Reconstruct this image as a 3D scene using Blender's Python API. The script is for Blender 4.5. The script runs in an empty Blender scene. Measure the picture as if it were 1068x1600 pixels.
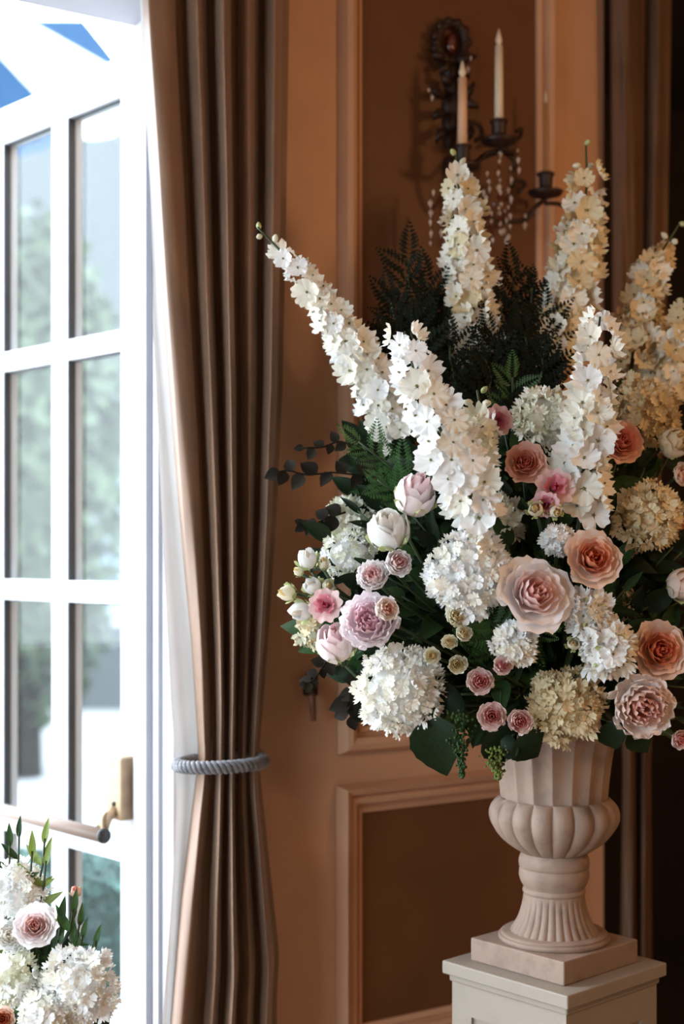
import bpy, math, random
from mathutils import Vector, Quaternion, Matrix
R = random.Random(11)
PI = math.pi
scene = bpy.context.scene
COL = scene.collection

# ------------------------------------------------------------------ camera
F = 2200.0; CX = 534.0; HY = 867.0; CAMZ = 1.55
cam_d = bpy.data.cameras.new('camera'); cam = bpy.data.objects.new('camera', cam_d); COL.objects.link(cam)
cam.location = (0, 0, CAMZ); cam.rotation_euler = (PI/2, 0, 0)
cam_d.sensor_width = 36; cam_d.lens = F/1600*36; cam_d.shift_y = (HY-800)/1600
cam_d.dof.use_dof = True; cam_d.dof.focus_distance = 2.78; cam_d.dof.aperture_fstop = 1.6
cam_d.clip_start = .05
scene.camera = cam
# ------------------------------------------------------------------ light
w = bpy.data.worlds.new('world'); scene.world = w; w.use_nodes = True
bg = w.node_tree.nodes['Background']; bg.inputs[0].default_value = (.82, .91, 1, 1); bg.inputs[1].default_value = 12.0
scene.view_settings.view_transform = 'Standard'; scene.view_settings.look = 'None'
scene.view_settings.exposure = 0; scene.view_settings.gamma = 1; scene.view_settings.use_curve_mapping = False

# ------------------------------------------------------------------ frame of the room
ANG = math.radians(57.6)
U = Vector((math.sin(ANG), math.cos(ANG), 0)); N = Vector((math.cos(ANG), -math.sin(ANG), 0))   # along the wall, into the room
HIN = Vector((-.3635, 3.198, 0)); TH = .18
def W(s, off, z): return HIN + U*s + N*off + Vector((0, 0, z))
def S(px, off=0.):
    r = (px-CX)/F; b = HIN+N*off
    return (r*b.y-b.x)/(U.x-U.y*r)
def Wp(px, py, off=0.):
    s = S(px, off); p = W(s, off, 0); p.z = CAMZ-(py-HY)/F*p.y; return p
def P(px, py, Y): return Vector(((px-CX)/F*Y, Y, CAMZ-(py-HY)/F*Y))

# ------------------------------------------------------------------ materials
def mat(name, col, rough=.6, var=.12, scale=12., bump=0., trans=0., metal=0., spec=.5, sheen=0., col2=None, thr=(.35, .65), objvar=0., coat=0.):
    m = bpy.data.materials.new(name); m.use_nodes = True
    nt = m.node_tree; b = nt.nodes['Principled BSDF']; out = nt.nodes['Material Output']
    b.inputs['Roughness'].default_value = rough; b.inputs['Metallic'].default_value = metal
    b.inputs['Specular IOR Level'].default_value = spec
    if sheen: b.inputs['Sheen Weight'].default_value = sheen
    if coat: b.inputs['Coat Weight'].default_value = coat
    tc = nt.nodes.new('ShaderNodeTexCoord'); nz = nt.nodes.new('ShaderNodeTexNoise')
    nz.inputs['Scale'].default_value = scale; nz.inputs['Detail'].default_value = 5
    nt.links.new(tc.outputs['Object'], nz.inputs['Vector'])
    rp = nt.nodes.new('ShaderNodeValToRGB')
    c2 = col2 if col2 else tuple(c*(1-var) for c in col)
    rp.color_ramp.elements[0].color = (*c2, 1); rp.color_ramp.elements[1].color = (*(min(1, c*(1+var*.5)) for c in col), 1)
    rp.color_ramp.elements[0].position, rp.color_ramp.elements[1].position = thr
    nt.links.new(nz.outputs['Fac'], rp.inputs['Fac'])
    c = rp.outputs['Color']
    if objvar:
        oi = nt.nodes.new('ShaderNodeObjectInfo'); mr = nt.nodes.new('ShaderNodeMapRange')
        mr.inputs['To Min'].default_value = 1-objvar; mr.inputs['To Max'].default_value = 1+objvar*.3
        nt.links.new(oi.outputs['Random'], mr.inputs['Value'])
        hs = nt.nodes.new('ShaderNodeHueSaturation'); nt.links.new(mr.outputs['Result'], hs.inputs['Value']); nt.links.new(c, hs.inputs['Color']); c = hs.outputs['Color']
    nt.links.new(c, b.inputs['Base Color'])
    if bump:
        bp = nt.nodes.new('ShaderNodeBump'); bp.inputs['Strength'].default_value = bump; bp.inputs['Distance'].default_value = .01
        nt.links.new(nz.outputs['Fac'], bp.inputs['Height']); nt.links.new(bp.outputs['Normal'], b.inputs['Normal'])
    if trans:
        tr = nt.nodes.new('ShaderNodeBsdfTranslucent'); nt.links.new(c, tr.inputs['Color'])
        mx = nt.nodes.new('ShaderNodeMixShader'); mx.inputs[0].default_value = trans
        nt.links.new(b.outputs[0], mx.inputs[1]); nt.links.new(tr.outputs[0], mx.inputs[2]); nt.links.new(mx.outputs[0], out.inputs['Surface'])
    return m
def glassmat(name, col=(.93, .97, .98), refl=.12):
    m = bpy.data.materials.new(name); m.use_nodes = True; nt = m.node_tree
    for n in list(nt.nodes):
        if n.type != 'OUTPUT_MATERIAL': nt.nodes.remove(n)
    out = nt.nodes['Material Output']
    t = nt.nodes.new('ShaderNodeBsdfTransparent'); t.inputs[0].default_value = (*col, 1)
    g = nt.nodes.new('ShaderNodeBsdfGlossy'); g.inputs['Roughness'].default_value = .02
    mx = nt.nodes.new('ShaderNodeMixShader'); mx.inputs[0].default_value = .025
    nt.links.new(t.outputs[0], mx.inputs[1]); nt.links.new(g.outputs[0], mx.inputs[2]); nt.links.new(mx.outputs[0], out.inputs['Surface'])
    return m
M = {}
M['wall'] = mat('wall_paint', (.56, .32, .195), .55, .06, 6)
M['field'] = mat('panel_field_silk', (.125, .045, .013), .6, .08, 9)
M['room'] = mat('room_dark_walls', (.20, .12, .07), .7, .1)
M['ceiling'] = mat('ceiling_paint', (.40, .30, .22), .8, .04)
M['floor'] = mat('floor_wood', (.34, .22, .13), .4, .3, 4)
M['reveal'] = mat('reveal_paint', (.42, .42, .46), .5, .03)
M['door'] = mat('door_white_paint', (.55, .57, .60), .35, .03)
M['gasket'] = mat('glazing_gasket', (.03, .035, .04), .5)
M['glass'] = glassmat('pane_glass')
M['brass'] = mat('aged_brass', (.40, .28, .17), .4, .2, 20, metal=.2)
M['barpaint'] = mat('push_bar_cream_enamel', (.24, .175, .14), .35, .05)
M['black'] = mat('black_rubber', (.02, .018, .016), .5)
M['bronze'] = mat('dark_bronze', (.03, .012, .008), .5, .5, 30, metal=.2)
M['silk'] = mat('taupe_silk', (.235, .135, .082), .5, .14, 5, sheen=.2, bump=.15)
M['lining'] = mat('cream_lining', (.62, .61, .60), .7, .04, 8, trans=.2)
M['drape2'] = mat('brown_drape', (.12, .06, .03), .6, .2, 5)
M['rope'] = mat('silver_rope', (.15, .15, .165), .45, .4, 60, sheen=.3)
M['stone'] = mat('aged_cast_stone', (.26, .18, .138), .7, .2, 22, bump=.3, col2=(.175, .118, .09), thr=(.22, .5))
M['pedestal'] = mat('cream_painted_pedestal', (.28, .235, .19), .6, .08, 9, bump=.1, col2=(.235, .195, .155), thr=(.2, .5))
M['candle'] = mat('ivory_candle', (.72, .60, .44), .5, .06, 20)
M['bulb'] = mat('frosted_bulb', (.75, .62, .45), .25, .05)
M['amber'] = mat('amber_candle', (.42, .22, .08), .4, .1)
M['crystal'] = mat('crystal', (.75, .62, .52), .05, .1, 30, spec=1., trans=.3)
M['garnet'] = mat('garnet_glass', (.10, .012, .010), .15, .1, 30, spec=1.)
# plants
M['stem'] = mat('green_stem', (.035, .06, .02), .5, .2)
M['leaf'] = mat('dark_glossy_leaf', (.011, .026, .009), .5, .35, 30, spec=.18, objvar=.5, trans=.08)
M['leaf2'] = mat('mid_green_leaf', (.035, .08, .024), .45, .3, 30, spec=.18, objvar=.4, trans=.12)
M['fern'] = mat('fern_green', (.05, .14, .03), .5, .3, 30, objvar=.3, trans=.15)
M['cypress'] = mat('cypress_green', (.010, .014, .008), .8, .3, 30, spec=.08, objvar=.4)
M['ivy'] = mat('ivy_brown_green', (.016, .012, .007), .75, .3, 30, spec=.1, objvar=.4)
M['lime'] = mat('lime_leaf', (.22, .30, .06), .5, .25, 30, objvar=.3, trans=.2)
M['budgreen'] = mat('bud_green', (.52, .58, .26), .5, .15, 40, objvar=.2, trans=.15)
M['eye'] = mat('flower_eye', (.16, .15, .03), .6, .3, 60)
def petalmat(n, c, ov=.06): return mat(n, c, .55, .05, 25, trans=.3, objvar=ov, spec=.25)
M['white'] = petalmat('petal_white', (.95, .95, .94))
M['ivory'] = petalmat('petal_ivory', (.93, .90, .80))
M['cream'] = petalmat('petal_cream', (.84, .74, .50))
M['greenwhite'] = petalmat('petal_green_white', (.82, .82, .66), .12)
M['tan'] = petalmat('petal_antique_cream_and_shade', (.76, .63, .40), .12)  # cream of the hydrangeas; also paints shade into the back delphiniums
PAL = {   # inner -> outer colours
 'blush':  [(.88, .62, .62), (.91, .71, .71), (.93, .78, .78), (.94, .83, .83)],
 'white':  [(.86, .80, .70), (.88, .84, .78), (.89, .87, .83), (.90, .89, .87)],
 'lilac':  [(.92, .62, .68), (.95, .74, .78), (.96, .82, .86), (.97, .88, .90)],
 'spraypink': [(.80, .32, .30), (.84, .45, .42), (.88, .62, .58), (.90, .74, .70)],
 'peach':  [(.72, .20, .10), (.80, .34, .20), (.86, .54, .40), (.88, .68, .57)],
 'bigpink': [(.86, .50, .45), (.91, .70, .67), (.93, .83, .82), (.95, .91, .91)],
 'softpink': [(.92, .58, .50), (.95, .72, .64), (.96, .80, .73), (.96, .85, .79)],
 'coral':  [(.74, .26, .20), (.80, .36, .29), (.85, .46, .38), (.87, .56, .47)],
 'mauve':  [(.40, .06, .14), (.62, .22, .28), (.76, .42, .46), (.82, .55, .58)],
 'magenta': [(.60, .10, .16), (.76, .30, .36), (.82, .46, .48), (.86, .62, .60)],
 'creammini': [(.80, .62, .30), (.84, .72, .46), (.87, .79, .58), (.88, .84, .68)],
 'peachmini': [(.85, .50, .38), (.87, .62, .50), (.89, .74, .66), (.90, .82, .76)],
 'palespray': [(.84, .52, .50), (.87, .68, .66), (.89, .78, .77), (.90, .85, .84)],
}
PM = {k: [petalmat('petal_%s_%d' % (k, i), c) for i, c in enumerate(v)] for k, v in PAL.items()}

# ------------------------------------------------------------------ helpers
def link(o, parent=None):
    COL.objects.link(o)
    if parent is not None: o.parent = parent
    return o
def mesh(name, v, f, m=None, smooth=True, fm=None):
    me = bpy.data.meshes.new(name); me.from_pydata([tuple(p) for p in v], [], f)
    for x in (m if isinstance(m, (list, tuple)) else [m]): me.materials.append(x)
    if fm: me.polygons.foreach_set('material_index', fm)
    me.polygons.foreach_set('use_smooth', [smooth]*len(f)); me.update()
    return me
def obj(name, me, parent=None, loc=(0, 0, 0), quat=None, scale=None, m=None):
    o = bpy.data.objects.new(name, me); link(o, parent); o.location = loc
    if quat is not None: o.rotation_mode = 'QUATERNION'; o.rotation_quaternion = quat
    if scale is not None: o.scale = scale if hasattr(scale, '__len__') else (scale,)*3
    if m is not None:
        o.material_slots[0].link = 'OBJECT'; o.material_slots[0].material = m
    return o
def tag(o, label=None, cat=None, group=None, kind=None):
    if label: o['label'] = label
    if cat: o['category'] = cat
    if group: o['group'] = group
    if kind: o['kind'] = kind
    return o
def empty(name, loc, label, cat, group=None):
    o = bpy.data.objects.new(name, None); o.empty_display_size = .05; link(o); o.location = loc
    return tag(o, label, cat, group)
class MB:
    def __init__(s): s.v = []; s.f = []
    def add(s, v, f):
        k = len(s.v); s.v += [Vector(p) for p in v]; s.f += [tuple(i+k for i in q) for q in f]; return s
    def box(s, o, a, b, c):     # corner-based: centre o, half-axis vectors a b c
        o = Vector(o); v = [o+a*i+b*j+c*k for i in (-1, 1) for j in (-1, 1) for k in (-1, 1)]
        return s.add(v, [(0, 1, 3, 2), (4, 6, 7, 5), (0, 4, 5, 1), (2, 3, 7, 6), (0, 2, 6, 4), (1, 5, 7, 3)])
    def tube(s, pts, rad, n=8, cap=True):
        pts = [Vector(p) for p in pts]; k = len(pts); rs = rad if hasattr(rad, '__len__') else [rad]*k
        up = Vector((.13, .2, 1)); v = []; f = []
        for i, p in enumerate(pts):
            t = (pts[min(i+1, k-1)]-pts[max(i-1, 0)]).normalized()
            a = t.cross(up)
            if a.length < .1: a = t.cross(Vector((1, 0, 0)))
            a.normalize(); b = t.cross(a)
            v += [p+(a*math.cos(2*PI*j/n)+b*math.sin(2*PI*j/n))*rs[i] for j in range(n)]
        for i in range(k-1):
            for j in range(n):
                j2 = (j+1) % n; f.append((i*n+j, i*n+j2, (i+1)*n+j2, (i+1)*n+j))
        if cap: f.append(tuple(range(n))[::-1]); f.append(tuple((k-1)*n+j for j in range(n)))
        return s.add(v, f)
    def lathe(s, c, prof, n=24, cap=True):
        c = Vector(c); v = []; f = []; k = len(prof)
        for r, z in prof: v += [c+Vector((r*math.cos(2*PI*j/n), r*math.sin(2*PI*j/n), z)) for j in range(n)]
        for i in range(k-1):
            for j in range(n):
                j2 = (j+1) % n; f.append((i*n+j, i*n+j2, (i+1)*n+j2, (i+1)*n+j))
        if cap: f.append(tuple(range(n))[::-1]); f.append(tuple((k-1)*n+j for j in range(n)))
        return s.add(v, f)
    def ball(s, c, rx, ry=None, rz=None, n=10, m=6):
        ry = ry or rx; rz = rz or rx
        v = []; f = []; c = Vector(c)
        for i in range(m+1):
            a = PI*i/m
            for j in range(n):
                b = 2*PI*j/n; v.append(c+Vector((rx*math.sin(a)*math.cos(b), ry*math.sin(a)*math.sin(b), rz*math.cos(a))))
        for i in range(m):
            for j in range(n): f.append((i*n+j, (i+1)*n+j, (i+1)*n+(j+1) % n, i*n+(j+1) % n))
        return s.add(v, f)
    def build(s, name, m, parent=None, smooth=False, org=None):
        o = Vector(org) if org is not None else (parent.location if parent is not None and parent.type == 'EMPTY' else Vector((0, 0, 0)))
        return obj(name, mesh(name, [p-o for p in s.v], s.f, m, smooth), parent)
def bez(a, b, c, d, n=10):
    out = []
    for i in range(n+1):
        t = i/n; out.append(a*(1-t)**3+b*3*t*(1-t)**2+c*3*t*t*(1-t)+d*t**3)
    return out
def poly(pts, n):       # smooth resample (Catmull-Rom)
    pts = [Vector(p) for p in pts]; q = [pts[0]*2-pts[1]]+pts+[pts[-1]*2-pts[-2]]; out = []; segs = len(pts)-1
    for k in range(n+1):
        x = k/n*segs; i = min(int(x), segs-1); t = x-i; a, b, c, d = q[i:i+4]
        out.append(.5*((2*b)+(c-a)*t+(2*a-5*b+4*c-d)*t*t+(3*b-a-3*c+d)*t**3))
    return out
def interp(tab, x):
    if x <= tab[0][0]: return tab[0][1]
    for (a, p), (b, q) in zip(tab, tab[1:]):
        if x <= b: return p+(q-p)*(x-a)/(b-a)
    return tab[-1][1]
ZV = Vector((0, 0, 1))
def wbox(mb, s0, s1, o0, o1, z0, z1):
    return mb.box(W((s0+s1)/2, (o0+o1)/2, (z0+z1)/2), U*((s1-s0)/2), N*((o1-o0)/2), ZV*((z1-z0)/2))

# ------------------------------------------------------------------ room shell
CEIL = 3.35; HEAD = 2.82; DEP = 6.0; SL = -3.4; SR = 3.4; DW = -1.9
mb = MB()
wbox(mb, SL, DW, -TH, 0, 0, CEIL)
wbox(mb, DW, 0, -TH, 0, HEAD, CEIL); wbox(mb, 0, 1.285, -TH, 0, 0, CEIL); wbox(mb, 3.0, SR, -TH, 0, 0, CEIL)
wall = tag(mb.build('wall_back', M['wall']), kind='structure')
def frame(parent, s0, s1, z0, z1, prof, m):   # prof: (inset outward from the inner edge, proud)
    v = []; f = []
    for d, o in prof:
        v += [W(s0-d, o, z0-d), W(s1+d, o, z0-d), W(s1+d, o, z1+d), W(s0-d, o, z1+d)]
    for i in range(len(prof)-1):
        for j in range(4): f.append((i*4+j, i*4+(j+1) % 4, (i+1)*4+(j+1) % 4, (i+1)*4+j))
    return MB().add(v, f).build('panel_moulding', m, parent)
PROF = [(0, .002), (0, .010), (.012, .016), (.014, .010), (.022, .010), (.026, .028), (.040, .034), (.054, .030), (.062, .012), (.066, .002)]
PROF2 = [(0, .002), (0, .010), (.012, .016), (.014, .010), (.022, .010), (.026, .026), (.038, .030), (.044, .024), (.052, .040), (.066, .050), (.072, .002)]
s_in, s_out = S(562), S(835)
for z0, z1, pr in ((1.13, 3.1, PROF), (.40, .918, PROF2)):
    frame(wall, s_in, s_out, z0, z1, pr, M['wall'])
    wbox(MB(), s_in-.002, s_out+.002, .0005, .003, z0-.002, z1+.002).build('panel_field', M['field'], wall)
mb = MB(); wbox(mb, .0, 1.285, .001, .022, 0, .16); wbox(mb, .0, 1.285, .001, .03, .0, .03); tag(mb.build('baseboard_back', M['wall']), kind='structure')
# reveal lining (door frame) of the open doorway
mb = MB(); wbox(mb, -.012, .0, -TH-.02, -.02, 0, HEAD); wbox(mb, -.03, -.012, -TH-.02, -TH+.05, 0, HEAD-.01); wbox(mb, -.022, -.012, -TH+.075, -TH+.10, 0, HEAD-.01)
wbox(mb, DW, DW+.012, -TH-.02, -.02, 0, HEAD); wbox(mb, DW+.012, -.012, -TH-.02, -.02, HEAD-.012, HEAD)
tag(mb.build('trim_1', M['reveal']), kind='structure')
W0, W1 = .4, 2.6; WS = (W1-W0-.05)/4
mb = MB(); wbox(mb, SL-.15, SL, -TH, W0, 0, CEIL); wbox(mb, SL-.15, SL, W0, W1, HEAD, CEIL); wbox(mb, SL-.15, SL, W1, DEP, 0, CEIL)
tag(mb.build('wall_left', M['room']), kind='structure')
mb = MB()
for k in range(5): wbox(mb, SL-.10, SL-.05, W0+k*WS, W0+.05+k*WS, 0, HEAD)
wbox(mb, SL-.10, SL-.05, W0, W1, HEAD-.05, HEAD); wbox(mb, SL-.10, SL-.05, W0, W1, 0, .08)
win2 = tag(mb.build('window_2', M['door']), kind='structure')
for k in range(4): wbox(MB(), SL-.078, SL-.074, W0+.05+k*WS, W0+(k+1)*WS, .08, HEAD-.05).build('pane', M['glass'], win2)
tag(wbox(MB(), SR, SR+.15, -TH, DEP, 0, CEIL).build('wall_right', M['room']), kind='structure')
tag(wbox(MB(), SL-.15, SR+.15, DEP, DEP+.15, 0, CEIL).build('wall_front', M['room']), kind='structure')
tag(wbox(MB(), SL-.15, SR+.15, -TH, DEP+.15, -.1, 0).build('floor', M['floor']), kind='structure')
tag(wbox(MB(), SL-.15, SR+.15, -TH, DEP+.15, CEIL, CEIL+.1).build('ceiling', M['ceiling']), kind='structure')
# dark passage behind the right-hand opening
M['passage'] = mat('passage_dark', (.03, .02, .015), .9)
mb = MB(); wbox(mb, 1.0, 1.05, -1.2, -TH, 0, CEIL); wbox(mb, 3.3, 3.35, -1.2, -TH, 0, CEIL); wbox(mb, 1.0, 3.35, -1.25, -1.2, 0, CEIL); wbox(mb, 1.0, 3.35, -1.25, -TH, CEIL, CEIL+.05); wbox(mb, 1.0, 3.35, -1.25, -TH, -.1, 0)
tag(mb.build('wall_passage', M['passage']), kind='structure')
for s0 in (DW,):       # light portals: sampling aids for the sky through the doorways
    l = bpy.data.lights.new('sky_portal', 'AREA'); l.shape = 'RECTANGLE'; l.size = -DW; l.size_y = HEAD; l.cycles.is_portal = True
    o = bpy.data.objects.new('sky_portal', l); link(o); o.location = W(s0/2, -TH-.03, HEAD/2)
    o.rotation_euler = (-N).to_track_quat('Z', 'Y').to_euler()
l = bpy.data.lights.new('sky_portal', 'AREA'); l.shape = 'RECTANGLE'; l.size = W1-W0; l.size_y = HEAD; l.cycles.is_portal = True
o = bpy.data.objects.new('sky_portal', l); link(o); o.location = W(SL-.12, (W0+W1)/2, HEAD/2); o.rotation_euler = (-U).to_track_quat('Z', 'Y').to_euler()
# unseen warm pendants; the one behind the camera is added as fill light
def pendant(s, off):
    e = empty('unseen_pendant_lamp', W(s, off, 2.55), 'unseen warm ceiling pendant hanging '+('behind the camera as added fill' if s < 0 else 'in the room right of the flowers'), 'lamp')
    c = e.location
    MB().tube([c+ZV*.16, c+ZV*(CEIL-2.55)], .008).build('rod', M['brass'], e)
    MB().lathe(c+ZV*.12, [(.03, .06), (.12, .05), (.17, .0), (.165, 0), (.11, .04)], cap=False).build('shade', M['brass'], e, True)
    l = bpy.data.lights.new('unseen_pendant_light', 'POINT'); l.energy = WARM; l.color = (1, .58, .28); l.shadow_soft_size = .16
    o = bpy.data.objects.new('unseen_pendant_light', l); link(o, e); o.location = (0, 0, -.06)
WARM = 46
pendant(1.5, 2.2)
WARM = 50
pendant(-.6, 4.4)  # added frontal warm fill for the wall and flowers

# ------------------------------------------------------------------ French door swung outwards
H = HIN-N*TH
DA = math.radians(43.8); D = Vector((-math.sin(DA), math.cos(DA), 0)); DN = Vector((-math.cos(DA), -math.sin(DA), 0))
H = H-DN*.0+D*.012
def Dp(t, o, z): return H+D*t+DN*o+ZV*z
door = empty('french_door', Dp(.0, 0, .02), 'tall white glazed door swung open beside the taupe curtain', 'door')
door.name = 'door_1'; tag(door, kind='structure')
def dbox(mb, t0, t1, o0, o1, z0, z1): return mb.box(Dp((t0+t1)/2, (o0+o1)/2, (z0+z1)/2), D*((t1-t0)/2), DN*((o1-o0)/2), ZV*((z1-z0)/2))
T = .045; cols = [(.102, .338), (.411, .655)]; TW = .757
dbox(MB(), 0, .102, -T, 0, .02, 2.765).build('stile', M['door'], door)
dbox(MB(), .655, TW, -T, 0, .02, 2.765).build('stile', M['door'], door)
dbox(MB(), .102, .655, -T, 0, 2.668, 2.765).build('top_rail', M['door'], door)
dbox(MB(), .102, .655, -T, 0, .02, .26).build('bottom_rail', M['door'], door)
dbox(MB(), .338, .411, -T, 0, .26, 2.668).build('mullion', M['door'], door)
bars = [(2.048, 2.100), (1.430, 1.484), (.803, .858)]
for a, b in bars: dbox(MB(), .102, .338, -T, 0, a, b).build('glazing_bar', M['door'], door); dbox(MB(), .411, .655, -T, 0, a, b).build('glazing_bar', M['door'], door)
zs = [.26]+[q for a, b in reversed(bars) for q in (a, b)]+[2.668]
for t0, t1 in cols:
    for k in range(4):
        z0, z1 = zs[2*k], zs[2*k+1]
        pn = dbox(MB(), t0, t1, -.028, -.022, z0, z1).build('pane', M['glass'], door)
        g = MB(); dbox(g, t1-.004, t1, -.0215, -.001, z0, z1); dbox(g, t0, t1, -.0215, -.012, z1-.004, z1); g.build('gasket', M['gasket'], pn, org=door.location)
# panic bar
br = MB(); dbox(br, .030, .092, 0, .05, .915, 1.068); brk = br.build('bar_bracket', M['brass'], door)
mbv = brk.modifiers.new('bevel', 'BEVEL'); mbv.width = .006; mbv.segments = 2
MB().tube([Dp(.060, .050, .94), Dp(.052, .075, .925), Dp(.04, .095, .905)], [.012, .014, .016], 10).build('bracket_pivot', M['brass'], door, True)
MB().tube(bez(Dp(.055, .05, .935), Dp(.05, .10, .945), Dp(.03, .105, .92), Dp(.02, .105, .893), 8), .0045, 6).build('lever_arm', M['brass'], door, True)
bar = MB().tube([Dp(.02, .108, .892), Dp(.72, .108, .892)], .017, 14).build('push_bar', M['barpaint'], door, True)
MB().tube([Dp(.012, .108, .892), Dp(.021, .108, .892)], .0178, 14).build('end_cap', M['black'], bar, True, org=door.location)
MB().ball(Dp(.058, .051, .955), .006).build('screw', M['black'], brk, True, org=door.location)
for z in (.87, 1.9, .2):
    hm = MB(); hm.tube([Wp(272, 1312, -TH+.09)*1+ZV*(z-.872+.0)-ZV*.036, Wp(272, 1312, -TH+.09)+ZV*(z-.872)+ZV*.036], .008, 8); hm.build('hinge', M['brass'], door, True)

# ------------------------------------------------------------------ curtains
def curtain(name, label, ltab, rtab, off, lobes, amp, m, mlin=None, z0=.01, z1=CEIL-.02, tie=None, lintab=None, py2z=None, seed=1):
    e = empty(name, W(S(interp(ltab, 1600), off), off, z0), label, 'curtain')
    rr = random.Random(seed); ncol = 168; nrow = 90; v = []; f = []
    Yc = W(S((ltab[0][1]+rtab[0][1])/2, off), off, 0).y
    ph = [rr.uniform(0, 6) for _ in range(12)]
    for i in range(nrow+1):
        z = z1+(z0-z1)*i/nrow; py = HY-(z-CAMZ)*F/Yc
        a, b = S(interp(ltab, py), off), S(interp(rtab, py), off)
        g = 1.
        if tie: g = 1-.45*math.exp(-((py-tie)/90.)**2)
        for j in range(ncol+1):
            k = j/ncol
            kk = k+.012*math.sin(z*2.1+ph[0]+k*4)*(1 if 0 < k < 1 else 0)*math.sin(PI*k)
            for q in range(len(lobes)-1):
                if kk <= lobes[q+1] or q == len(lobes)-2: break
            t = min(1, max(0, (kk-lobes[q])/(lobes[q+1]-lobes[q])))
            bul = math.sin(PI*min(1, t/.82))**(.48 if q or not tie else interp([(300, .16), (800, .3), (1000, .7), (1600, .7)], py))
            A = amp*g*(.65+.5*((q*37) % 5)/4)
            o = off-amp*.5+A*bul
            o += .006*math.sin(9*k+z*3+ph[1])*g+.002*math.sin(23*k-z*4+ph[2])+.001*math.sin(41*k+z*9+ph[3])
            if tie: o += .010*math.exp(-((py-tie)/55.)**2)*math.sin(k*30+z*9)
            if k < .03: o -= .03*(1-k/.03)
            xl, xr = interp(ltab, py), interp(rtab, py)
            s = S(xl+(xr-xl)*k, o)+.004*math.sin(2*PI*t)*g*(1 if 0 < k < 1 else 0)
            v.append(W(s, o, z))
    for i in range(nrow):
        for j in range(ncol): f.append((i*(ncol+1)+j, i*(ncol+1)+j+1, (i+1)*(ncol+1)+j+1, (i+1)*(ncol+1)+j))
    MB().add(v, f).build('drape', m, e, True)
    if lintab:
        v = []; f = []; n2 = 14
        for i in range(nrow+1):
            z = z1+(z0-z1)*i/nrow; py = HY-(z-CAMZ)*F/Yc
            a = S(interp(lintab, py), off-.05); b = S(interp(ltab, py)+26, off-.05)
            for j in range(n2+1):
                k = j/n2; v.append(W(a+(b-a)*k, off-.055+.012*math.sin(k*7+z*2)-.02*(1-k), z))
        for i in range(nrow):
            for j in range(n2): f.append((i*(n2+1)+j, i*(n2+1)+j+1, (i+1)*(n2+1)+j+1, (i+1)*(n2+1)+j))
        MB().add(v, f).build('lining', mlin, e, True)
    return e
LT = [(-300, 218), (0, 222), (100, 228), (250, 239), (450, 252), (700, 271), (850, 283), (1000, 296), (1120, 304), (1185, 307), (1230, 303), (1300, 295), (1400, 283), (1600, 266), (2100, 240)]
RT = [(-300, 455), (0, 451), (300, 447), (600, 441), (800, 432), (1000, 419), (1120, 410), (1185, 405), (1240, 408), (1400, 424), (1520, 436), (1600, 432), (2100, 440)]
LIN = [(-300, 224), (0, 228), (300, 246), (430, 250), (500, 249), (600, 253), (700, 257), (850, 262), (1000, 268), (1100, 272), (1190, 278), (1260, 280), (1400, 272), (1600, 258), (2100, 230)]
curtain('window_curtain', 'long taupe silk curtain tied back with a rope beside the open door', LT, RT, .10, [0, .30, .485, .645, .825, 1.0], .095, M['silk'], M['lining'], tie=1190, lintab=LIN, seed=4)
LT2 = [(-300, 950), (0, 952), (500, 955), (1000, 966), (1200, 972), (1500, 968), (2100, 960)]
RT2 = [(-300, 1052), (0, 1048), (500, 1040), (1000, 1024), (1200, 1016), (1500, 1018), (2100, 1026)]
curtain('doorway_drape', 'dark brown drape hanging at the right edge beyond the flowers', LT2, RT2, .07, [0, .62, 1.0], .05, M['drape2'], seed=9)
# twisted rope tie-back
e = empty('tieback_rope', Wp(345, 1192, .10), 'grey twisted silk rope tied around the taupe curtain', 'tieback')
a, b = Wp(279, 1197, .10), Wp(408, 1187, .10); c0 = (a+b)/2; ra = (b-a)/2
for st in range(3):
    pts = []
    for i in range(161):
        t = 2*PI*i/160; base = c0+ra*math.cos(t)*1.0+N*(.066*math.sin(t))
        out = (ra.normalized()*math.cos(t)+N*math.sin(t)).normalized()
        w_ = 17*t+st*2*PI/3; pts.append(base+(out*math.cos(w_)+ZV*math.sin(w_))*.0088)
    MB().tube(pts, .0070, 7, False).build('strand', M['rope'], e, True)
MB().tube([b-N*.02, b+U*.012-N*.06, W(S(408, .0), .0, b.z)], .007, 7).build('strand', M['rope'], e, True)
# bronze hook on the wall
e = empty('wall_hook', Wp(485, 1092, .0), 'dark bronze curtain hook on the wall left of the flowers', 'hook')
mb = MB(); p = Wp(485, 1072, .012); mb.box(p, U*.013, N*.012, ZV*.022); mb.build('plate', M['bronze'], e)
MB().tube([Wp(484, 1070, .02), Wp(484, 1074, .045), Wp(486, 1085, .05)], [.014, .013, .010], 10).build('knob', M['bronze'], e, True)
MB().tube([Wp(486, 1080, .045), Wp(488, 1100, .045), Wp(489, 1126, .045)], [.010, .008, .0075], 8).build('drop_bar', mat('rusty_bronze', (.16, .06, .03), .5, .3, 30), e, True)

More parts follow.
